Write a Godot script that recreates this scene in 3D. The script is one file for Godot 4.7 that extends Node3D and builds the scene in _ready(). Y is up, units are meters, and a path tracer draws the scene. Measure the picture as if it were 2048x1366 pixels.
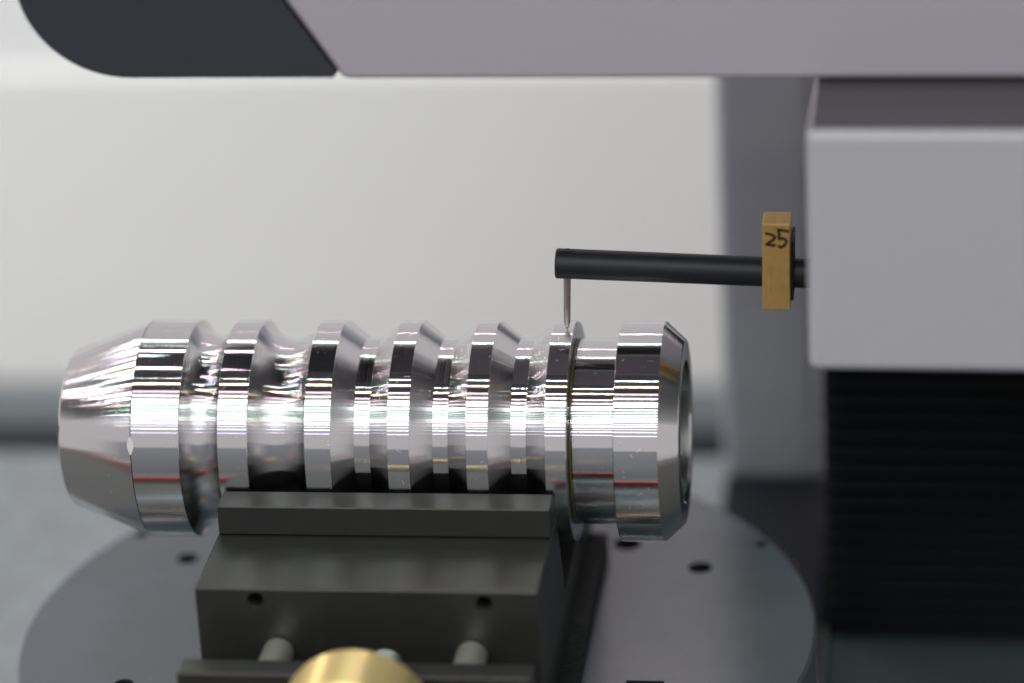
extends Node3D
# Close-up of a turned steel sample on a V-block under the stylus of a contour measuring machine.
# Lengths in the builders are millimetres; the workpiece axis is y = 0, z = 0; LIFT raises everything so that the surface plate's top is y = 0.

const LIFT := 112.0
const MM := 0.001
const LAMP_RADIANCE := 1.0
const TINTS := [Color(0.95, 0.98, 1.0), Color(1.0, 0.97, 0.92), Color(0.85, 1.0, 0.92), Color(1.0, 0.88, 0.95), Color(0.9, 0.86, 1.0), Color(1.0, 0.86, 0.72), Color(0.95, 1.0, 0.99)]
var rng := RandomNumberGenerator.new()
var mats := {}
var taken := {}


func v(x: float, y: float, z: float) -> Vector3:
	return Vector3(x, y + LIFT, z) * MM


func d(x: float, y: float, z: float) -> Vector3:
	return Vector3(x, y, z) * MM


# ---------------------------------------------------------------- mesh helpers
func tool() -> SurfaceTool:
	var st := SurfaceTool.new()
	st.begin(Mesh.PRIMITIVE_TRIANGLES)
	return st


func tri(st: SurfaceTool, p: Array, n: Array, uv: Array) -> void:
	var face: Vector3 = (p[1] - p[0]).cross(p[2] - p[0])
	if face.length_squared() < 1e-22:
		return
	var order := [0, 1, 2]
	if face.dot(n[0] + n[1] + n[2]) > 0.0:
		order = [0, 2, 1]
	for k in order:
		st.set_normal(n[k])
		st.set_uv(uv[k])
		st.add_vertex(p[k])


func quad(st: SurfaceTool, p: Array, n: Array, uv: Array) -> void:
	tri(st, [p[0], p[1], p[2]], [n[0], n[1], n[2]], [uv[0], uv[1], uv[2]])
	tri(st, [p[0], p[2], p[3]], [n[0], n[2], n[3]], [uv[0], uv[2], uv[3]])


func flat(st: SurfaceTool, a: Vector3, b: Vector3, c: Vector3, e: Vector3, out: Vector3) -> void:
	var n := (b - a).cross(c - a)
	if n.length_squared() < 1e-22:
		n = (c - a).cross(e - a)
	n = n.normalized()
	if n.dot(out) < 0.0:
		n = -n
	var w := (b - a).length()
	var h := (e - a).length()
	quad(st, [a, b, c, e], [n, n, n, n], [Vector2(0, 0), Vector2(w, 0) * 25.0, Vector2(w, h) * 25.0, Vector2(0, h) * 25.0])


func obj(called: String, st: SurfaceTool, m: Material, parent: Node = self) -> MeshInstance3D:
	var o := MeshInstance3D.new()
	o.mesh = st.commit()
	o.material_override = m
	name_it(o, called, parent)
	return o


func name_it(o: Node3D, called: String, parent: Node) -> void:
	var key := str(parent.get_instance_id()) + called
	var k: int = taken.get(key, 0)
	taken[key] = k + 1
	o.name = called if k == 0 else "%s_%03d" % [called, k]
	parent.add_child(o, true)


func thing(called: String, label: String, category: String, at := Vector3.ZERO, turn := 0.0, group := "") -> Node3D:
	var o := Node3D.new()
	name_it(o, called, self)
	o.position = at
	o.rotation.y = turn
	o.set_meta("label", label)
	o.set_meta("category", category)
	if group:
		o.set_meta("group", group)
	return o


func structure(called: String, label: String, category: String) -> Node3D:
	var o := thing(called, label, category)
	o.set_meta("kind", "structure")
	return o


# Surface of revolution. pts: (along, radius) in mm. axis 0 = x, 1 = y, 2 = z; centre in mm (already lifted when wanted).
func lathe(st: SurfaceTool, pts: Array, centre: Vector3, axis := 0, segs := 256, wobble := 0.0) -> void:
	var ax: Vector3 = [Vector3.RIGHT, Vector3.UP, Vector3.BACK][axis]
	var e1: Vector3 = [Vector3.UP, Vector3.BACK, Vector3.UP][axis]
	var e2 := ax.cross(e1)
	var norm := []
	for i in pts.size() - 1:
		var t: Vector2 = (pts[i + 1] - pts[i]).normalized()
		norm.append(Vector2(-t.y, t.x))
	var run := 0.0
	for i in pts.size() - 1:
		var n0: Vector2 = norm[i]
		var n1: Vector2 = norm[i]
		if i > 0 and norm[i - 1].dot(n0) > 0.9:
			n0 = (norm[i - 1] + norm[i]).normalized()
		if i < norm.size() - 1 and norm[i + 1].dot(n1) > 0.9:
			n1 = (norm[i + 1] + norm[i]).normalized()
		var a: Vector2 = pts[i]
		var b: Vector2 = pts[i + 1]
		var u0 := run / 4.0
		run += (b - a).length()
		var u1 := run / 4.0
		for k in segs:
			var t0 := TAU * k / segs
			var t1 := TAU * (k + 1) / segs
			var r0 := e1 * cos(t0) + e2 * sin(t0)
			var r1 := e1 * cos(t1) + e2 * sin(t1)
			var p := [centre + ax * a.x + r0 * a.y, centre + ax * a.x + r1 * a.y, centre + ax * b.x + r1 * b.y, centre + ax * b.x + r0 * b.y]
			for j in 4:
				p[j] *= MM
			quad(st, p, [ax * n0.x + r0 * n0.y, ax * n0.x + r1 * n0.y, ax * n1.x + r1 * n1.y, ax * n1.x + r0 * n1.y],
				[Vector2(u0, 3.0 * k / segs), Vector2(u0, 3.0 * (k + 1) / segs), Vector2(u1, 3.0 * (k + 1) / segs), Vector2(u1, 3.0 * k / segs)])


func turned(called: String, pts: Array, m: Material, parent: Node, axis := 0, centre := Vector3.ZERO, segs := 256) -> MeshInstance3D:
	var st := tool()
	lathe(st, pts, centre, axis, segs)
	return obj(called, st, m, parent)


# Box with rounded edges, corner to corner in mm, relative to its parent.
func rounded(st: SurfaceTool, lo: Vector3, hi: Vector3, r: float, m := 5) -> void:
	var c := (lo + hi) * 0.5
	var inner := (hi - lo) * 0.5 - Vector3.ONE * r
	var rows := []
	for half in 2:
		for j in m + 1:
			rows.append([PI * 0.5 * (half + float(j) / m), 1.0 - 2.0 * half])
	var cols := []
	for q in 4:
		for j in m + 1:
			cols.append([PI * 0.5 * (q + float(j) / m), 1.0 if q == 0 or q == 3 else -1.0, 1.0 if q < 2 else -1.0])
	var at := func(i: int, k: int) -> Array:
		var th: float = rows[i][0]
		var col: Array = cols[k % cols.size()]
		var n := Vector3(sin(th) * cos(col[0]), cos(th), sin(th) * sin(col[0]))
		return [(c + n * r + Vector3(col[1] * inner.x, rows[i][1] * inner.y, col[2] * inner.z)) * MM, n]
	for i in rows.size() - 1:
		for k in cols.size():
			var a: Array = at.call(i, k)
			var b: Array = at.call(i, k + 1)
			var e: Array = at.call(i + 1, k + 1)
			var f: Array = at.call(i + 1, k)
			var uv := []
			for p in [a, b, e, f]:
				uv.append(Vector2(p[0].x + p[0].z, p[0].y) * 25.0)
			quad(st, [a[0], b[0], e[0], f[0]], [a[1], b[1], e[1], f[1]], uv)
	for cap in 2:
		var i: int = 0 if cap == 0 else rows.size() - 1
		var p := []
		for q in 4:
			p.append(at.call(i, q * (m + 1))[0])
		flat(st, p[0], p[1], p[2], p[3], Vector3.UP if cap == 0 else Vector3.DOWN)


func block(called: String, lo: Vector3, hi: Vector3, r: float, m: Material, parent: Node) -> MeshInstance3D:
	var st := tool()
	rounded(st, lo, hi, r)
	return obj(called, st, m, parent)


# A corner-chamfered copy of a polygon.
func chamfered(poly: Array, by: float) -> Array:
	var out := []
	for i in poly.size():
		var p: Vector2 = poly[i]
		var a: Vector2 = poly[(i + poly.size() - 1) % poly.size()]
		var b: Vector2 = poly[(i + 1) % poly.size()]
		out.append(p + (a - p).normalized() * by)
		out.append(p + (b - p).normalized() * by)
	return out


# Prism along x with chamfered edges; polygon of (z, y) in mm; edges listed in open are left out.
func prism(st: SurfaceTool, poly: Array, x0: float, x1: float, by: float, open := []) -> Array:
	var area := 0.0
	for i in poly.size():
		area += poly[i].cross(poly[(i + 1) % poly.size()])
	if area < 0.0:
		poly.reverse()
	var full := chamfered(poly, by)
	var n := full.size()
	var small := []
	for i in n:
		var e0: Vector2 = (full[i] - full[(i + n - 1) % n]).normalized()
		var e1: Vector2 = (full[(i + 1) % n] - full[i]).normalized()
		var n0 := Vector2(-e0.y, e0.x)
		var n1 := Vector2(-e1.y, e1.x)
		small.append(full[i] + (n0 + n1) * by / (1.0 + n0.dot(n1)))
	var at := func(p: Vector2, x: float) -> Vector3: return Vector3(x, p.y, p.x) * MM
	for i in n:
		var j := (i + 1) % n
		var e: Vector2 = full[j] - full[i]
		var out2 := Vector2(e.y, -e.x).normalized()
		var out := Vector3(0, out2.y, out2.x)
		if not open.any(func(z): return absf(full[i].x - z) < 0.01 and absf(full[j].x - z) < 0.01):
			flat(st, at.call(full[i], x0 + by), at.call(full[i], x1 - by), at.call(full[j], x1 - by), at.call(full[j], x0 + by), out)
		flat(st, at.call(full[i], x0 + by), at.call(full[j], x0 + by), at.call(small[j], x0), at.call(small[i], x0), out + Vector3.LEFT)
		flat(st, at.call(full[i], x1 - by), at.call(full[j], x1 - by), at.call(small[j], x1), at.call(small[i], x1), out + Vector3.RIGHT)
	var cap := Geometry2D.triangulate_polygon(PackedVector2Array(small))
	for k in range(0, cap.size(), 3):
		for side in 2:
			var x: float = [x0, x1][side]
			var nn := Vector3.LEFT if side == 0 else Vector3.RIGHT
			var p := []
			var uv := []
			for w in 3:
				p.append(at.call(small[cap[k + w]], x))
				uv.append(small[cap[k + w]] * 0.025)
			tri(st, p, [nn, nn, nn], uv)
	return full


# A face in the plane z with round blind holes, all at one height: rectangle x0..x1, y0..y1.
func holed_face(st: SurfaceTool, z: float, x0: float, x1: float, y0: float, y1: float, xs: Array, hy: float, r: float) -> void:
	var h := r * 2.0
	var p := func(x: float, y: float) -> Vector3: return Vector3(x, y, z) * MM
	flat(st, p.call(x0, y0), p.call(x1, y0), p.call(x1, hy - h), p.call(x0, hy - h), Vector3.BACK)
	if y1 - hy > r * 1.02:
		h = minf(h, y1 - hy)
	flat(st, p.call(x0, hy + h), p.call(x1, hy + h), p.call(x1, y1), p.call(x0, y1), Vector3.BACK)
	var left := x0
	for x in xs:
		flat(st, p.call(left, hy - r * 2.0), p.call(x - r * 2.0, hy - r * 2.0), p.call(x - r * 2.0, hy + h), p.call(left, hy + h), Vector3.BACK)
		left = x + r * 2.0
		for k in 48:
			var q := []
			for t in [TAU * k / 48.0, TAU * (k + 1) / 48.0]:
				var dir := Vector2(cos(t), sin(t))
				var s := INF
				s = minf(s, r * 2.0 / maxf(absf(dir.x), 1e-6))
				s = minf(s, (h if dir.y > 0 else r * 2.0) / maxf(absf(dir.y), 1e-6))
				q.append([dir, s])
			flat(st, p.call(x + q[0][0].x * r, hy + q[0][0].y * r), p.call(x + q[1][0].x * r, hy + q[1][0].y * r),
				p.call(x + q[1][0].x * q[1][1], hy + q[1][0].y * q[1][1]), p.call(x + q[0][0].x * q[0][1], hy + q[0][0].y * q[0][1]), Vector3.BACK)
	flat(st, p.call(left, hy - r * 2.0), p.call(x1, hy - r * 2.0), p.call(x1, hy + h), p.call(left, hy + h), Vector3.BACK)


# ---------------------------------------------------------------- textures and materials
func noise_map(freq: float, seed_: int, lo: float, hi: float, octaves := 4, side := 512, stretch := Vector3.ONE) -> ImageTexture:
	var f := FastNoiseLite.new()
	f.seed = seed_
	f.frequency = freq
	f.fractal_octaves = octaves
	var im := Image.create(side, side, false, Image.FORMAT_RGB8)
	for y in side:
		for x in side:
			var a := TAU * x / side
			var b := TAU * y / side
			# tileable: walk on a torus
			var n := f.get_noise_3d((cos(a) + 2.0 * cos(b)) * 60.0 * stretch.x, (sin(a) + 2.0 * sin(b)) * 60.0 * stretch.y, (sin(a) * cos(b)) * 60.0 * stretch.z)
			var g := clampf(lerpf(lo, hi, n * 0.8 + 0.5), 0.0, 1.0)
			im.set_pixel(x, y, Color(g, g, g))
	return ImageTexture.create_from_image(im)


# Grey base with fine grain and a sprinkle of dust specks.
func dusty(base: Color, grain: float, specks: int, bright: float, seed_: int, side := 512) -> ImageTexture:
	var r := RandomNumberGenerator.new()
	r.seed = seed_
	var f := FastNoiseLite.new()
	f.seed = seed_
	f.frequency = 0.012
	f.fractal_octaves = 4
	var im := Image.create(side, side, false, Image.FORMAT_RGB8)
	for y in side:
		for x in side:
			var g := 1.0 + f.get_noise_2d(x, y) * grain * 1.6 + r.randf_range(-grain, grain) * 0.5
			im.set_pixel(x, y, Color(base.r * g, base.g * g, base.b * g).linear_to_srgb())
	for k in specks:
		var x := r.randi() % side
		var y := r.randi() % side
		var g := r.randf_range(0.15, 1.0) * bright
		im.set_pixel(x, y, Color(g, g, g).linear_to_srgb())
		if r.randf() < 0.3:
			var ang := r.randf() * TAU
			for t in r.randi_range(1, 3):
				im.set_pixel(posmod(x + int(cos(ang) * t), side), posmod(y + int(sin(ang) * t), side), Color(g, g, g).linear_to_srgb() * 0.8)
	return ImageTexture.create_from_image(im)


# Roughness of a turned surface, changing a little round the girth (v).
func turned_roughness(seed_: int, side := 1024) -> ImageTexture:
	var r := RandomNumberGenerator.new()
	r.seed = seed_
	var f := FastNoiseLite.new()
	f.seed = seed_
	f.frequency = 0.02
	var im := Image.create(8, side, false, Image.FORMAT_RGB8)
	for y in side:
		var g := 0.60 + 0.16 * f.get_noise_1d(y * 0.7) + r.randf_range(-0.03, 0.03)
		for x in 8:
			im.set_pixel(x, y, Color(g, g, g))
	return ImageTexture.create_from_image(im)


# Feed marks of the lathe: slopes along the axis only.
func feed_normal(seed_: int, spread: float, side := 1024) -> ImageTexture:
	var r := RandomNumberGenerator.new()
	r.seed = seed_
	var im := Image.create(side, 4, false, Image.FORMAT_RGB8)
	for x in side:
		var n := Vector3(clampf(r.randfn(0.0, spread), -0.6, 0.6), 0.0, 1.0).normalized()
		for y in 4:
			im.set_pixel(x, y, Color(0.5 + 0.5 * n.x, 0.5, 0.5 + 0.5 * n.z))
	return ImageTexture.create_from_image(im)


func mat(called: String, base: Color, rough: float, metal := 0.0, spec := 0.5) -> StandardMaterial3D:
	var m := StandardMaterial3D.new()
	m.resource_name = called
	m.albedo_color = base.linear_to_srgb()
	m.roughness = rough
	m.metallic = metal
	m.metallic_specular = spec
	mats[called] = m
	return m


func with_tri(m: StandardMaterial3D, scale: float) -> StandardMaterial3D:
	m.uv1_triplanar = true
	m.uv1_scale = Vector3.ONE * scale
	return m


func make_materials() -> void:
	var m := mat("turned steel", Color(0.63, 0.635, 0.63), 0.15, 1.0)
	m.roughness_texture = turned_roughness(3)
	m.anisotropy_enabled = true
	m.anisotropy = 1.0
	m.normal_enabled = true
	m.normal_texture = feed_normal(8, 0.12, 2048)
	m.normal_scale = 1.0
	mats["nose steel"] = m.duplicate()
	mats["nose steel"].normal_texture = feed_normal(28, 0.05, 2048)
	mats["swept steel"] = m.duplicate()
	mats["swept steel"].normal_texture = feed_normal(18, 0.2, 2048)
	mats["coarse turned steel"] = m.duplicate()
	mats["coarse turned steel"].uv1_scale = Vector3(0.08, 1, 1)
	m = mat("turned steel face", Color(0.62, 0.62, 0.64), 0.28, 1.0)
	m.roughness_texture = mats["turned steel"].roughness_texture
	m.anisotropy_enabled = true
	m.anisotropy = 0.9
	m = mat("bare nick", Color(0.85, 0.85, 0.84), 0.5, 0.6)
	m = mat("bored steel", Color(0.5, 0.53, 0.5), 0.25, 1.0)
	m = mat("old oil", Color(0.06, 0.055, 0.02), 0.25)
	var patchy := noise_map(0.05, 5, 0.55, 1.15)
	m = with_tri(mat("blackened steel", Color.WHITE, 0.35, 0.0, 0.5), 22.0)
	m.albedo_texture = dusty(Color(0.0185, 0.0195, 0.0175), 0.08, 30, 0.12, 21)
	m = with_tri(mat("black plate", Color(0.010, 0.012, 0.012), 0.65, 0.0, 0.3), 20.0)
	m.roughness_texture = patchy
	m = with_tri(mat("grey anodised table", Color.WHITE, 0.2, 0.0, 0.65), 9.0)
	m.albedo_texture = dusty(Color(0.060, 0.077, 0.085), 0.05, 60, 0.4, 31)
	m.roughness_texture = noise_map(0.03, 15, 0.8, 1.15)
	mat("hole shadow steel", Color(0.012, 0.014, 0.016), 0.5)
	m = with_tri(mat("grey granite", Color.WHITE, 0.4), 11.0)
	m.albedo_texture = dusty(Color(0.205, 0.23, 0.24), 0.16, 5000, 0.5, 41)
	mat("pale enamel", Color(0.352, 0.318, 0.36), 0.38)
	mats["pale enamel"].roughness_texture = noise_map(0.06, 17, 0.85, 1.15)
	with_tri(mats["pale enamel"], 14.0)
	mats["pale blue enamel"] = mats["pale enamel"].duplicate()
	mats["pale blue enamel"].albedo_color = Color(0.378, 0.376, 0.402).linear_to_srgb()
	mat("column enamel", Color(0.385, 0.405, 0.45), 0.5)
	mat("column edge enamel", Color(0.42, 0.41, 0.43), 0.5)
	mat("dark enamel", Color(0.026, 0.028, 0.036), 0.42)
	mat("foot enamel", Color(0.010, 0.011, 0.016), 0.6, 0.0, 0.3)
	mat("bellows cloth", Color(0.006, 0.007, 0.008), 0.65, 0.0, 0.3)
	mat("black tube", Color(0.010, 0.011, 0.013), 0.46, 0.0, 0.4)
	mat("grey needle", Color(0.36, 0.33, 0.32), 0.4, 1.0)
	m = mat("brushed brass", Color(0.86, 0.69, 0.30), 0.36, 1.0)
	m.anisotropy_enabled = true
	m.anisotropy = 0.9
	m = with_tri(mat("dull brass", Color.WHITE, 0.45, 0.85), 30.0)
	m.albedo_texture = dusty(Color(0.62, 0.395, 0.135), 0.07, 30, 0.2, 51, 256)
	mat("dull brass print", Color.WHITE, 0.45, 0.85)
	mats["dull brass print"].albedo_texture = marker_print()
	m = mat("zinc rod", Color(0.58, 0.58, 0.52), 0.3, 0.8)
	mat("wall white", Color(0.965, 0.96, 0.93), 0.8)
	mat("wall bright white", Color(0.97, 0.97, 0.96), 0.7)
	mat("skirting grey", Color(0.33, 0.36, 0.38), 0.7)
	mat("gap shade", Color(0.045, 0.055, 0.06), 0.8)
	mat("floor grey", Color(0.25, 0.25, 0.26), 0.6)
	mat("ceiling panel", Color(0.10, 0.10, 0.105), 0.9)
	mat("partition grey", Color(0.34, 0.345, 0.375), 0.8)
	with_tri(mat("dark slab", Color(0.09, 0.09, 0.088), 0.55), 12.0)
	mat("dark thread", Color(0.13, 0.14, 0.14), 0.35, 1.0)
	mat("housing top dark", Color(0.055, 0.05, 0.06), 0.5)
	mat("granite shade green", Color(0.045, 0.062, 0.062), 0.6, 0.0, 0.3)  # tone of the granite in shade before the bellows
	mat("red strip", Color(0.42, 0.09, 0.085), 0.5)


func stroke(im: Image, pts: Array, wide: float, w: float, h: float) -> void:
	for i in pts.size() - 1:
		var a: Vector2 = pts[i] * Vector2(w, h)
		var b: Vector2 = pts[i + 1] * Vector2(w, h)
		for y in range(maxi(0, int(minf(a.y, b.y) - wide - 2)), mini(int(h), int(maxf(a.y, b.y) + wide + 2))):
			for x in range(maxi(0, int(minf(a.x, b.x) - wide - 2)), mini(int(w), int(maxf(a.x, b.x) + wide + 2))):
				var p := Vector2(x, y)
				var near := Geometry2D.get_closest_point_to_segment(p, a, b)
				var cover := clampf(wide + 0.7 - p.distance_to(near), 0.0, 1.0) * 0.94
				if cover > 0.0:
					im.set_pixel(x, y, im.get_pixel(x, y).lerp(Color(0.035, 0.028, 0.02).linear_to_srgb(), cover))


# The weight's front: brushed brass with the marker-pen number 25.
func marker_print() -> ImageTexture:
	var w := 168
	var h := 536
	var r := RandomNumberGenerator.new()
	r.seed = 77
	var f := FastNoiseLite.new()
	f.seed = 77
	f.frequency = 0.03
	var im := Image.create(w, h, false, Image.FORMAT_RGB8)
	for x in w:
		var line := r.randf_range(-0.05, 0.05)
		for y in h:
			var g := 1.0 + line + 0.12 * f.get_noise_2d(x * 1.5, y * 0.3) + 0.10 * f.get_noise_2d(x * 0.4 + 500, y * 0.4)
			im.set_pixel(x, y, Color(0.62 * g, 0.395 * g, 0.135 * g).linear_to_srgb())
	var two := [Vector2(0.12, 0.100), Vector2(0.30, 0.112), Vector2(0.44, 0.135), Vector2(0.45, 0.150), Vector2(0.38, 0.176), Vector2(0.13, 0.226), Vector2(0.28, 0.236), Vector2(0.44, 0.238)]
	var five := [Vector2(0.95, 0.072), Vector2(0.72, 0.062), Vector2(0.56, 0.054), Vector2(0.61, 0.105), Vector2(0.60, 0.163), Vector2(0.74, 0.155), Vector2(0.86, 0.170), Vector2(0.89, 0.190), Vector2(0.82, 0.236), Vector2(0.68, 0.262), Vector2(0.60, 0.250)]
	stroke(im, two, 8.6, w, h)
	stroke(im, five, 8.6, w, h)
	return ImageTexture.create_from_image(im)


# ---------------------------------------------------------------- the scene
func _ready() -> void:
	rng.seed = 12
	# camera: long lens looking down on the V-block, shallow focus
	var cam := Camera3D.new()
	cam.name = "camera"
	add_child(cam)
	cam.transform = Transform3D(Basis(Vector3.UP, 0.1437) * Basis(Vector3.RIGHT, -0.4062) * Basis(Vector3.BACK, -0.0532), v(122.32, 342.72, 732.67))
	cam.fov = 12.0
	var lens := CameraAttributesPhysical.new()
	lens.frustum_focal_length = 114.2
	lens.frustum_focus_distance = 0.799
	lens.frustum_near = 0.02
	lens.frustum_far = 40.0
	lens.exposure_aperture = 4.2
	cam.attributes = lens
	cam.far = 40.0
	# the hall's soft light, then the ceiling lamps
	var env := Environment.new()
	env.background_mode = Environment.BG_COLOR
	env.background_color = Color(0.355, 0.332, 0.345).linear_to_srgb()
	env.tonemap_mode = Environment.TONE_MAPPER_LINEAR
	env.tonemap_exposure = 1.85
	env.sdfgi_enabled = true
	env.ssao_enabled = true
	env.ssil_enabled = true
	var we := WorldEnvironment.new()
	we.name = "environment"
	we.environment = env
	add_child(we)
	make_materials()
	build_room()
	build_plate()
	build_machine()
	build_table()
	build_vblock()
	build_shaft()
	build_probe()


func build_room() -> void:
	var wall := structure("back_wall", "white wall panels above a grey skirting, blurred behind the machine", "wall")
	block("lower_panel", Vector3(-2600, -179 + LIFT, -470), Vector3(2600, -46 + LIFT, -420), 4, mats["wall white"], wall)
	block("upper_panel", Vector3(-2600, -46.5 + LIFT, -474), Vector3(2600, 8 + LIFT, -424), 3, mats["wall bright white"], wall)
	block("skirting", Vector3(-2600, -198 + LIFT, -480), Vector3(2600, -180 + LIFT, -424), 3, mats["skirting grey"], wall)
	block("shade_plinth", Vector3(-2600, -900, -490), Vector3(2600, -199 + LIFT, -430), 3, mats["gap shade"], wall)  # wall foot; the shadow gap behind the plate is put into its colour
	var fl := tool()
	rounded(fl, Vector3(-3000, -960, -1200), Vector3(3000, -901, 2600), 2)
	var floor_ := obj("floor", fl, mats["floor grey"])
	floor_.set_meta("kind", "structure")
	floor_.set_meta("label", "grey floor of the measuring room below the plate")
	floor_.set_meta("category", "floor")
	var screen := structure("added_partition", "unseen blue grey partition added for a band in the steel reflections", "partition")
	block("reflection_panel", Vector3(-4000, -900, 2300), Vector3(2500, 260, 2340), 4, mats["partition grey"], screen)  # out of view, added to give the steel a grey reflected band
	var ceiling := structure("ceiling", "pale ceiling with rows of long tube lamps", "ceiling")
	block("ceiling_slab", Vector3(-6600, 1452, -900), Vector3(1800, 1500, 1450), 2, mats["ceiling panel"], ceiling)
	# long bright strips in front: elevation seen from the workpiece, width, radiance, tint
	for q in [[63.0, 14, 4.5, 3], [58.5, 20, 6.0, 1], [53.6, 60, 5.5, 0], [50.6, 44, 5.5, 6], [46.6, 30, 5.0, 0], [43.6, 18, 5.0, 2], [40.6, 20, 4.0, 6], [37.6, 72, 5.5, 2], [34.6, 64, 5.5, 1], [31.6, 24, 4.0, 3], [29.4, 40, 5.0, 0], [26.6, 22, 4.0, 4], [23.6, 44, 4.5, 0], [19.5, 80, 1.5, 4]]:
		lamp(ceiling, -150.0, 1340.0 / tan(deg_to_rad(q[0])), 2700.0, q[1], 0.8 * q[2] * LAMP_RADIANCE, TINTS[q[3]])
	# compact lamps: they draw the fine coloured lines
	var lr := RandomNumberGenerator.new()
	lr.seed = 23
	for q in [[28.0, 1.49], [33.0, 1.48], [38.0, 1.47], [43.0, 1.45], [49.0, 1.44], [56.0, 1.41], [66.0, 1.36], [73.0, 1.32], [85.0, 1.24], [95.0, 1.17], [104.0, 1.09], [113.0, 1.02], [121.0, 0.95], [128.0, 0.89], [135.0, 0.83], [142.0, 0.76], [149.0, 0.69]]:
		var far: float = 1340.0 / sin(deg_to_rad(q[0]))
		lamp(ceiling, -far * q[1] + lr.randf_range(-80, 80), 1340.0 / tan(deg_to_rad(q[0] + lr.randf_range(-1.0, 1.0))), lr.randf_range(120, 240), lr.randf_range(10, 24), 70.0 * LAMP_RADIANCE * lr.randf_range(0.5, 1.4), TINTS[lr.randi() % 7])
	for e in [70.0, 78.0, 92.0, 98.0, 105.0, 112.0, 118.0, 128.0, 145.0]:
		var e0: float = e
		for k in 3:
			var wide := lr.randf_range(8, 20)
			var z := 1340.0 / tan(deg_to_rad(e0 + lr.randf_range(-1.2, 1.2)))
			lamp(ceiling, -2700.0 + 1200.0 * k + lr.randf_range(-400, 400), z, lr.randf_range(150, 420), wide, 60.0 * LAMP_RADIANCE * lr.randf_range(0.5, 1.4), TINTS[lr.randi() % 7])


func lamp(ceiling: Node3D, x: float, z: float, long: float, wide: float, radiance: float, tint: Color) -> void:
	if z < -2450.0:
		return
	var em := StandardMaterial3D.new()
	em.albedo_color = Color(0.9, 0.9, 0.9)
	em.emission_enabled = true
	em.emission = tint
	em.emission_energy_multiplier = 1.5
	block("tube_lamp", Vector3(x - long / 2, 1432, z - wide / 2), Vector3(x + long / 2, 1451.5, z + wide / 2), 3, em, ceiling)
	var l := AreaLight3D.new()
	l.name = "lamp_glow"
	l.area_size = Vector2(long, wide) * MM
	l.light_color = tint
	l.area_normalize_energy = true
	l.light_energy = radiance * long * wide * MM * MM / PI
	l.area_range = 8.0
	l.shadow_enabled = true
	l.position = Vector3(x, 1430, z) * MM
	l.rotation.x = -PI / 2
	add_child(l, true)


func build_plate() -> void:
	var o := thing("surface_plate", "pale grey granite plate that carries the whole machine", "surface plate")
	o.set_meta("kind", "structure")
	block("granite_slab", Vector3(-600, -80, -221), Vector3(520, 0, -52), 2, mats["grey granite"], o)
	block("added_slab", Vector3(-600, -80, -51), Vector3(520, -0.5, 220), 2, mats["dark slab"], o)  # unseen dark slab, added to darken the lower reflections in the steel
	block("edge_strip", Vector3(-560, -0.3, 190), Vector3(480, 17, 202), 1, mats["red strip"], o)


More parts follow.
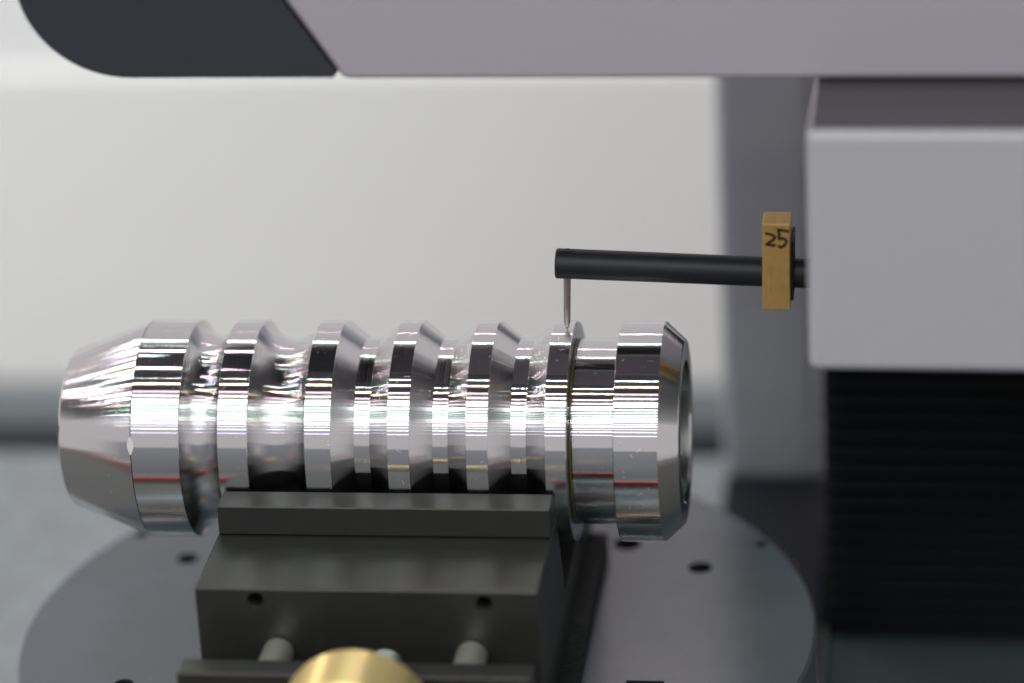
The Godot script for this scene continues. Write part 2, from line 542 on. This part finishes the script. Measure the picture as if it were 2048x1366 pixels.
func build_machine() -> void:
	var turn := deg_to_rad(-1.0)
	# drive unit: rounded pale box with the arm's opening in its left side
	var o := thing("drive_unit", "pale mauve grey rounded housing that the probe arm enters at right", "housing", v(92, 41, 55), turn)
	block("housing", Vector3(0, 0, -136), Vector3(150, 57.8, 0), 2.2, mats["pale blue enamel"], o)
	block("dark_top", Vector3(1.0, 57.83, -134), Vector3(150, 58.5, -1.7), 0.3, mats["housing top dark"], o)  # thin dark sheet over the top face of the housing
	block("collar", Vector3(-0.8, -2.5, -62.5), Vector3(2, 10, -47.5), 0.6, mats["black plate"], o)
	# bellows: one zigzag pleat after another
	var b := thing("bellows", "black pleated bellows cover hanging under the pale housing", "bellows", v(89, -112, -95), turn)
	var n := 29
	var st := tool()
	var pitch := 152.5 / n
	prism(st, [Vector2(-60, 0.05), Vector2(-4.0, 0.05), Vector2(0, pitch * 0.5), Vector2(-4.0, pitch - 0.05), Vector2(-60, pitch - 0.05)], 0, 152, 0.25)
	var mesh := st.commit()
	for k in n:
		var p := MeshInstance3D.new()
		p.mesh = mesh
		p.material_override = mats["bellows cloth"]
		p.position = d(0, k * pitch, 0)
		name_it(p, "pleat", b)
	block("shade_plate", Vector3(0, 0.1, 0.5), Vector3(152, 3, 42), 0.5, mats["granite shade green"], b)  # thin plate added: shade on the granite put into a dark colour
	# column behind, with its paler right edge, standing on a dark foot
	var c := thing("column", "blurred blue grey upright column behind the probe arm", "column", v(54.5, -112, -185), 0.0)
	block("column_body", Vector3(0, 1.8, -120), Vector3(28.8, 330, 0), 3, mats["column enamel"], c)
	block("column_edge", Vector3(28.9, 1.8, -118), Vector3(31.6, 330, 1), 1, mats["column edge enamel"], c)
	var foot := thing("column_foot", "dark low guide rail on the granite running forward from the column", "rail", v(55, -112, -184), 0.0)
	block("guide_rail", Vector3(0, 0.1, 0), Vector3(33, 12, 190), 1.2, mats["foot enamel"], foot)
	block("rail_strip", Vector3(33.05, 0.1, 92), Vector3(34.2, 8, 190), 0.4, mats["zinc rod"], foot)
	var scr := thing("brass_screw", "tiny dull brass screw head on the dark rail right of the round table", "screw", v(77, -100, -118), 0.0)
	turned("screw_head", [Vector2(0, 1.8), Vector2(1.0, 1.8), Vector2(1.3, 1.4), Vector2(1.3, 0.0)], mats["dull brass"], scr, 1, Vector3.ZERO, 32)
	# overhead beam: pale length and dark rounded nose, a slanting joint between
	var beam := thing("overhead_beam", "pale mauve beam with a dark rounded nose across the top", "beam", v(0, 100.4, 22), turn)
	var pale := []
	for p in [Vector2(-18.4, 2.2), Vector2(-17.9, 1.1), Vector2(-16.9, 0.3), Vector2(-15.6, 0.0), Vector2(290, 0), Vector2(290, 90), Vector2(-75.4, 90)]:
		pale.append(p)
	extrude_z(obj_tool(), "pale_cover", pale, 0.0, -68.0, 1.0, mats["pale enamel"], beam)
	var nose := []
	nose.append(Vector2(-19.9, 0.0))
	nose.append(Vector2(-19.0, 0.8))
	nose.append(Vector2(-19.3, 1.9))
	nose.append(Vector2(-76.4, 90))
	nose.append(Vector2(-94.5, 90))
	nose.append(Vector2(-94.5, 24))
	for k in range(1, 17):
		var t := PI + PI * 0.5 * k / 16.0
		nose.append(Vector2(-68.5 + 26.0 * cos(t), 24.0 + 24.0 * sin(t)))
	extrude_z(obj_tool(), "dark_nose", nose, -0.6, -34.0, 0.7, mats["dark enamel"], beam)
	block("underside_cover", Vector3(-60, 6, -66), Vector3(285, 86, -3), 2, mats["black plate"], beam)


func obj_tool() -> SurfaceTool:
	return tool()


# Outline in x, y (mm) from z0 back to z1 with chamfered front and back edges.
func extrude_z(st: SurfaceTool, called: String, poly: Array, z0: float, z1: float, by: float, m: Material, parent: Node) -> MeshInstance3D:
	var area := 0.0
	for i in poly.size():
		area += poly[i].cross(poly[(i + 1) % poly.size()])
	if area < 0.0:
		poly.reverse()
	var n := poly.size()
	var small := []
	var norm := []
	for i in n:
		var e0: Vector2 = (poly[i] - poly[(i + n - 1) % n]).normalized()
		var e1: Vector2 = (poly[(i + 1) % n] - poly[i]).normalized()
		var n0 := Vector2(-e0.y, e0.x)
		var n1 := Vector2(-e1.y, e1.x)
		small.append(poly[i] + (n0 + n1) * by / maxf(0.3, 1.0 + n0.dot(n1)))
		norm.append([-n0, -n1])
	var at := func(p: Vector2, z: float) -> Vector3: return Vector3(p.x, p.y, z) * MM
	for i in n:
		var j := (i + 1) % n
		var a: Vector2 = norm[i][1]
		var b: Vector2 = norm[i][1]
		if norm[i][0].dot(norm[i][1]) > 0.85:
			a = (norm[i][0] + norm[i][1]).normalized()
		if norm[j][0].dot(norm[j][1]) > 0.85:
			b = (norm[j][0] + norm[j][1]).normalized()
		var na := Vector3(a.x, a.y, 0)
		var nb := Vector3(b.x, b.y, 0)
		var u := Vector2.ZERO
		quad(st, [at.call(poly[i], z0 - by), at.call(poly[j], z0 - by), at.call(poly[j], z1), at.call(poly[i], z1)], [na, nb, nb, na], [u, Vector2(1, 0), Vector2(1, 1), Vector2(0, 1)])
		var fa := (na + Vector3.BACK).normalized()
		var fb := (nb + Vector3.BACK).normalized()
		quad(st, [at.call(poly[i], z0 - by), at.call(poly[j], z0 - by), at.call(small[j], z0), at.call(small[i], z0)], [fa, fb, fb, fa], [u, Vector2(1, 0), Vector2(1, 1), Vector2(0, 1)])
	for side in 2:
		var ring: Array = small if side == 0 else poly
		var cap := Geometry2D.triangulate_polygon(PackedVector2Array(ring))
		var nn := Vector3.BACK if side == 0 else Vector3.FORWARD
		for k in range(0, cap.size(), 3):
			var p := []
			var uv := []
			for w in 3:
				p.append(at.call(ring[cap[k + w]], z0 if side == 0 else z1))
				uv.append(ring[cap[k + w]] * 0.025)
			tri(st, p, [nn, nn, nn], uv)
	return obj(called, st, m, parent)


func build_table() -> void:
	var o := thing("rotary_table", "round dark grey table plate with threaded holes under the V-block", "rotary table", v(-12.5, -112, 0))
	turned("pedestal", [Vector2(0.1, 0.0), Vector2(0.1, 78), Vector2(35.5, 78), Vector2(35.5, 0.0)], mats["black plate"], o, 1, Vector3.ZERO, 128)
	var plate := CSGCombiner3D.new()
	name_it(plate, "table_plate", o)
	var disc := CSGPolygon3D.new()
	disc.mode = CSGPolygon3D.MODE_SPIN
	disc.spin_sides = 200
	disc.polygon = PackedVector2Array([Vector2(0, 0.0356), Vector2(0.1022, 0.0356), Vector2(0.1031, 0.0365), Vector2(0.1031, 0.0548), Vector2(0.1023, 0.0556), Vector2(0, 0.0556)])
	disc.material = mats["grey anodised table"]
	disc.name = "disc"
	plate.add_child(disc)
	for h in [[-81.2, -36.7, 2.9], [-97.4, -51.3, 1.9], [58.4, -35.3, 3.2], [37.8, -48.8, 3.8], [73.9, -49.5, 1.7], [-82.7, 32.5, 2.6], [-107.2, -46.5, 3.0]]:
		var cut := CSGCylinder3D.new()
		cut.radius = h[2] * MM
		cut.height = 0.03
		cut.sides = 40
		cut.position = Vector3((h[0] + 12.5) * MM, 0.0556, h[1] * MM)
		cut.operation = CSGShape3D.OPERATION_SUBTRACTION
		cut.material = mats["hole shadow steel"]
		cut.name = "hole"
		plate.add_child(cut, true)
	var slot := CSGBox3D.new()
	slot.size = Vector3(9.5, 30, 12) * MM
	slot.position = Vector3(49.0 + 12.5, 55.6, 32.0) * MM
	slot.operation = CSGShape3D.OPERATION_SUBTRACTION
	slot.material = mats["hole shadow steel"]
	slot.name = "slot"
	plate.add_child(slot)


func build_vblock() -> void:
	var o := thing("v_block", "blackened steel V-block with clamp bar and brass knob carrying the turned sample", "V-block", v(0, 0, 0))
	block("base_plate", Vector3(-49, -56.35, -44), Vector3(33.2, -50.6, 74), 0.4, mats["black plate"], o)
	var st := tool()
	prism(st, [Vector2(-64.3, -50.5), Vector2(64.3, -50.5), Vector2(64.3, -11.8), Vector2(24.7, -11.8), Vector2(14.6, -38), Vector2(-14.6, -38), Vector2(-24.7, -11.8), Vector2(-64.3, -11.8)], -53.6, 28.6, 0.3, [64.3])
	holed_face(st, 64.3, -53.3, 28.3, -50.2, -12.1, [-39.1, 15.7], -14.9, 2.05)
	obj("block_body", st, mats["blackened steel"], o)
	for x in [-39.1, 15.7]:
		turned("screw_hole", [Vector2(64.28, 2.06), Vector2(63.7, 1.75), Vector2(54.3, 1.7), Vector2(53.3, 0.0)], mats["blackened steel"], o, 2, Vector3(x, -14.9, 0), 48)
	for s in [1.0, -1.0]:
		st = tool()
		prism(st, [Vector2(28.05 * s, -3.95), Vector2(36.7 * s, -3.95), Vector2(36.7 * s, -11.55), Vector2(25.1 * s, -11.55)], -53.3, 28.5, 0.25)
		obj("jaw", st, mats["blackened steel"], o)
	block("clamp_bar", Vector3(-55, -46, 76), Vector3(28.6, -24.3, 83.2), 0.5, mats["blackened steel"], o)
	for x in [-34.3, 12.2]:
		turned("guide_rod", [Vector2(64.2, 3.1), Vector2(65.3, 3.75), Vector2(76.1, 3.85)], mats["zinc rod"], o, 2, Vector3(x, -28.2, 0), 48)
	var thread := []
	for k in 14:
		thread.append(Vector2(64.2 + k * 0.86, 4.6))
		thread.append(Vector2(64.2 + k * 0.86 + 0.43, 4.05))
	turned("clamp_screw", thread, mats["dark thread"], o, 2, Vector3(-8.8, -32.0, 0), 48)
	var knob := turned("knob", [Vector2(83.3, 7.0), Vector2(89.0, 7.0), Vector2(89.0, 17.4), Vector2(89.6, 18.0), Vector2(105.2, 18.0), Vector2(106.0, 17.2), Vector2(106.0, 5.0), Vector2(105.4, 4.6), Vector2(105.4, 0.0)], mats["brushed brass"], o, 2, Vector3(-11.1, -31.7, 0), 192)
	knob.set_meta("label", "round brass clamp knob")


func build_shaft() -> void:
	var o := thing("turned_shaft", "shiny turned steel sample with tapered nose, ring lands and grooves lying in the V-block", "machined part", v(0, 0, 0))
	var m: Material = mats["turned steel"]
	var R := 27.5
	var c := 0.18
	turned("nose_face", [Vector2(-96.8, 0.0), Vector2(-96.8, 18.9)], mats["turned steel face"], o)
	turned("tapered_nose", [Vector2(-96.8, 18.9), Vector2(-96.55, 19.5), Vector2(-96.0, 20.05), Vector2(-76.25, R - 0.06)], mats["nose steel"], o)
	var lands := [[-76.2, -64.0], [-54.4, -46.8], [-32.7, -26.0], [-12.2, -6.5], [7.2, 12.8], [26.5, 31.9], [43.2, 54.2]]
	for a in lands:
		turned("ring_land", [Vector2(a[0], R - c), Vector2(a[0] + c, R), Vector2(a[1] - c, R), Vector2(a[1], R - c)], m, o)
	for g in [[-64.0, -54.4, 3.5], [-46.8, -32.7, 4.5]]:
		var half: float = (g[1] - g[0]) / 2.0
		var sag: float = g[2]
		var rad := (half * half + sag * sag) / (2.0 * sag)
		var mid: float = (g[0] + g[1]) / 2.0
		var open := asin(minf(1.0, half / rad))
		var pts := []
		for k in 25:
			var t := -open + 2.0 * open * k / 24.0
			pts.append(Vector2(mid + rad * sin(t), R - c - sag + rad * (1.0 - cos(t))))
		turned("round_groove", pts, mats["swept steel"], o)
	for g in [[-26.0, -12.2], [-6.5, 7.2], [12.8, 26.5]]:
		var deep := R - 4.3
		turned("groove_wall", [Vector2(g[0], R - c), Vector2(g[0] + 4.95, deep + 0.05)], m, o)
		turned("groove_floor", [Vector2(g[0] + 4.95, deep + 0.05), Vector2(g[0] + 5.0, deep), Vector2(g[1] - 4.95, deep), Vector2(g[1] - 4.9, deep + 0.05)], mats["coarse turned steel"], o)
		turned("groove_wall", [Vector2(g[1] - 4.9, deep + 0.05), Vector2(g[1], R - c)], m, o)
	turned("shoulder", [Vector2(31.9, R - c), Vector2(31.9, 23.0)], mats["turned steel face"], o)
	turned("neck", [Vector2(31.9, 22.9), Vector2(32.7, 22.9), Vector2(32.9, 23.2), Vector2(43.2, 23.2)], m, o)
	turned("shoulder", [Vector2(43.2, 23.2), Vector2(43.2, R - c)], mats["turned steel face"], o)
	turned("end_chamfer", [Vector2(54.2, R - c), Vector2(58.6, 23.25)], m, o)
	turned("end_face", [Vector2(58.6, 23.25), Vector2(58.8, 23.0), Vector2(58.8, 18.0), Vector2(58.3, 17.5)], mats["turned steel face"], o)
	turned("bore", [Vector2(58.3, 17.5), Vector2(52.0, 17.5), Vector2(51.5, 16.2), Vector2(30.0, 16.2), Vector2(30.0, 0.0)], mats["bored steel"], o)
	# a dried bead of oil in the corner behind the sixth land
	var f := FastNoiseLite.new()
	f.seed = 4
	f.frequency = 0.5
	var st := tool()
	for k in 220:
		for j in 8:
			var p := []
			var nn := []
			for q in [[k, j], [k + 1, j], [k + 1, j + 1], [k, j + 1]]:
				var t: float = TAU * (q[0] % 220) / 220.0
				var a: float = TAU * q[1] / 8.0
				var fat := 0.26 + 0.24 * f.get_noise_2d(cos(t) * 40.0, sin(t) * 40.0)
				var e := Vector3(0, cos(t), sin(t))
				var n := (Vector3.RIGHT * cos(a) + e * sin(a)).normalized()
				p.append((Vector3(32.25, 0, 0) + e * 23.0 + n * Vector3(1.5, 1, 1) * fat) * MM)
				nn.append(n)
			quad(st, p, nn, [Vector2.ZERO, Vector2(1, 0), Vector2(1, 1), Vector2(0, 1)])
	obj("oil_bead", st, mats["old oil"], o)
	scratches(o)
	# nick on the edge between nose and first land
	st = tool()
	var lens := []
	for k in 20:
		var t := TAU * k / 20.0
		var sz := sin(t)
		lens.append(Vector2(cos(t) * 0.95 * (1.0 - 0.45 * absf(sz)), sz * 2.3))
	var ang0 := deg_to_rad(15.5)
	var put := func(q: Vector2) -> Vector3:
		var x: float = -76.2 + q.x
		var rr: float = (R if x > -76.2 else R + (x + 76.2) * 0.375) + 0.05
		var t: float = ang0 + q.y / R
		return Vector3(x, rr * sin(t), rr * cos(t)) * MM
	var mid_n := Vector3(-0.12, sin(ang0 - 0.12), cos(ang0 - 0.12)).normalized()
	for k in 20:
		tri(st, [put.call(Vector2.ZERO) - mid_n * 0.00002, put.call(lens[k]), put.call(lens[(k + 1) % 20])], [mid_n, mid_n, mid_n], [Vector2.ZERO, Vector2(1, 0), Vector2(0, 1)])
	obj("nick", st, mats["bare nick"], o)


# Short hairline scratches and dents, scattered over the lands and the nose: one merged piece.
func scratches(parent: Node) -> void:
	var r := RandomNumberGenerator.new()
	r.seed = 91
	var st := tool()
	for k in 170:
		var land: Array = [[-95.0, -77.0], [-75.5, -64.6], [-54.0, -47.2], [-32.2, -26.5], [-11.8, -7.0], [7.6, 12.3], [27.0, 31.4], [43.8, 53.6], [43.8, 53.6], [34.0, 42.8]][r.randi() % 10]
		var x := r.randf_range(land[0], land[1])
		var t := deg_to_rad(r.randf_range(-60, 85))
		var ang := r.randf() * TAU
		var long := r.randf_range(0.08, 1.5) if r.randf() < 0.5 else r.randf_range(0.05, 0.2)
		var wide := r.randf_range(0.02, 0.05)
		var bend := r.randf_range(-0.5, 0.5)
		var last := []
		for j in 6:
			var a := ang + bend * j / 5.0
			var rows := []
			for side in [-1.0, 1.0]:
				var px: float = clampf(x, land[0], land[1]) - sin(a) * wide * side
				var rad := 27.5
				if px < -76.2:
					rad += (px + 76.2) * 0.3774
				elif px > 32.0 and px < 43.0:
					rad = 23.2
				rad += 0.012
				var tt: float = t + cos(a) * wide * side / rad
				rows.append([Vector3(px, rad * sin(tt), rad * cos(tt)) * MM, Vector3(0, sin(tt), cos(tt))])
			if last:
				quad(st, [last[0][0], last[1][0], rows[1][0], rows[0][0]], [last[0][1], last[1][1], rows[1][1], rows[0][1]], [Vector2.ZERO, Vector2(1, 0), Vector2(1, 1), Vector2(0, 1)])
			last = rows
			x += cos(a) * long / 5.0
			t += sin(a) * long / 5.0 / 27.5
	var o := obj("scratches", st, mats["bare nick"], parent)
	o.set_meta("kind", "stuff")


func build_probe() -> void:
	# arm from its left end to the housing, falling slightly to the right
	var a := Vector3(28.2, 45.25, 0)
	var b := Vector3(95.0, 42.4, 0)
	var o := thing("probe_arm", "black tubular stylus arm with a grey needle resting on the sixth land", "stylus arm", v(a.x, a.y, a.z))
	o.rotation.z = atan2(b.y - a.y, b.x - a.x)
	var long := (b - a).length()
	turned("arm_tube", [Vector2(0, 0), Vector2(0, 3.4), Vector2(0.35, 3.72), Vector2(long, 3.6), Vector2(long, 0)], mats["black tube"], o, 0, Vector3.ZERO, 96)
	turned("set_screw", [Vector2(3.5, 0.95), Vector2(3.86, 0.95), Vector2(3.86, 0.55), Vector2(3.4, 0.5), Vector2(3.4, 0.0)], mats["black tube"], o, 1, Vector3(2.9, 0, 0.4), 24)
	var needle := turned("needle", [Vector2(-17.62, 0.0), Vector2(-17.5, 0.12), Vector2(-16.9, 0.35), Vector2(-16.75, 0.5), Vector2(-16.2, 0.55), Vector2(-15.6, 0.82), Vector2(-3.4, 0.9), Vector2(-3.4, 0.0)], mats["grey needle"], o, 1, Vector3(2.5, 0, 0), 48)
	needle.position = d(0.25, 0.0, 0.0)
	# brass counterweight clamped on the arm
	var w := thing("brass_weight", "brass counterweight block with a handwritten 25 on the black arm", "weight", v(82.3, 44, 0))
	w.rotation.z = deg_to_rad(-0.9)
	var lo := Vector3(-3.35, -8.6, -6)
	var hi := Vector3(3.35, 13.7, 5.8)
	var st := tool()
	prism(st, [Vector2(-4.2, lo.y), Vector2(5.8, lo.y), Vector2(5.8, hi.y), Vector2(-2.6, hi.y), Vector2(-4.2, hi.y - 1.6)], lo.x, hi.x, 0.18, [5.8])
	obj("weight_body", st, mats["dull brass"], w)
	st = tool()
	var p := [Vector3(lo.x + 0.18, 13.52, 5.8), Vector3(hi.x - 0.18, 13.52, 5.8), Vector3(hi.x - 0.18, lo.y + 0.18, 5.8), Vector3(lo.x + 0.18, lo.y + 0.18, 5.8)]
	for k in 4:
		p[k] *= MM
	quad(st, p, [Vector3.BACK, Vector3.BACK, Vector3.BACK, Vector3.BACK], [Vector2(0, 0), Vector2(1, 0), Vector2(1, 1), Vector2(0, 1)])
	obj("marked_face", st, mats["dull brass print"], w)
	block("clamp_leaf", Vector3(3.4, -6.5, -5.5), Vector3(4.1, 9, 5.0), 0.3, mats["black tube"], w)
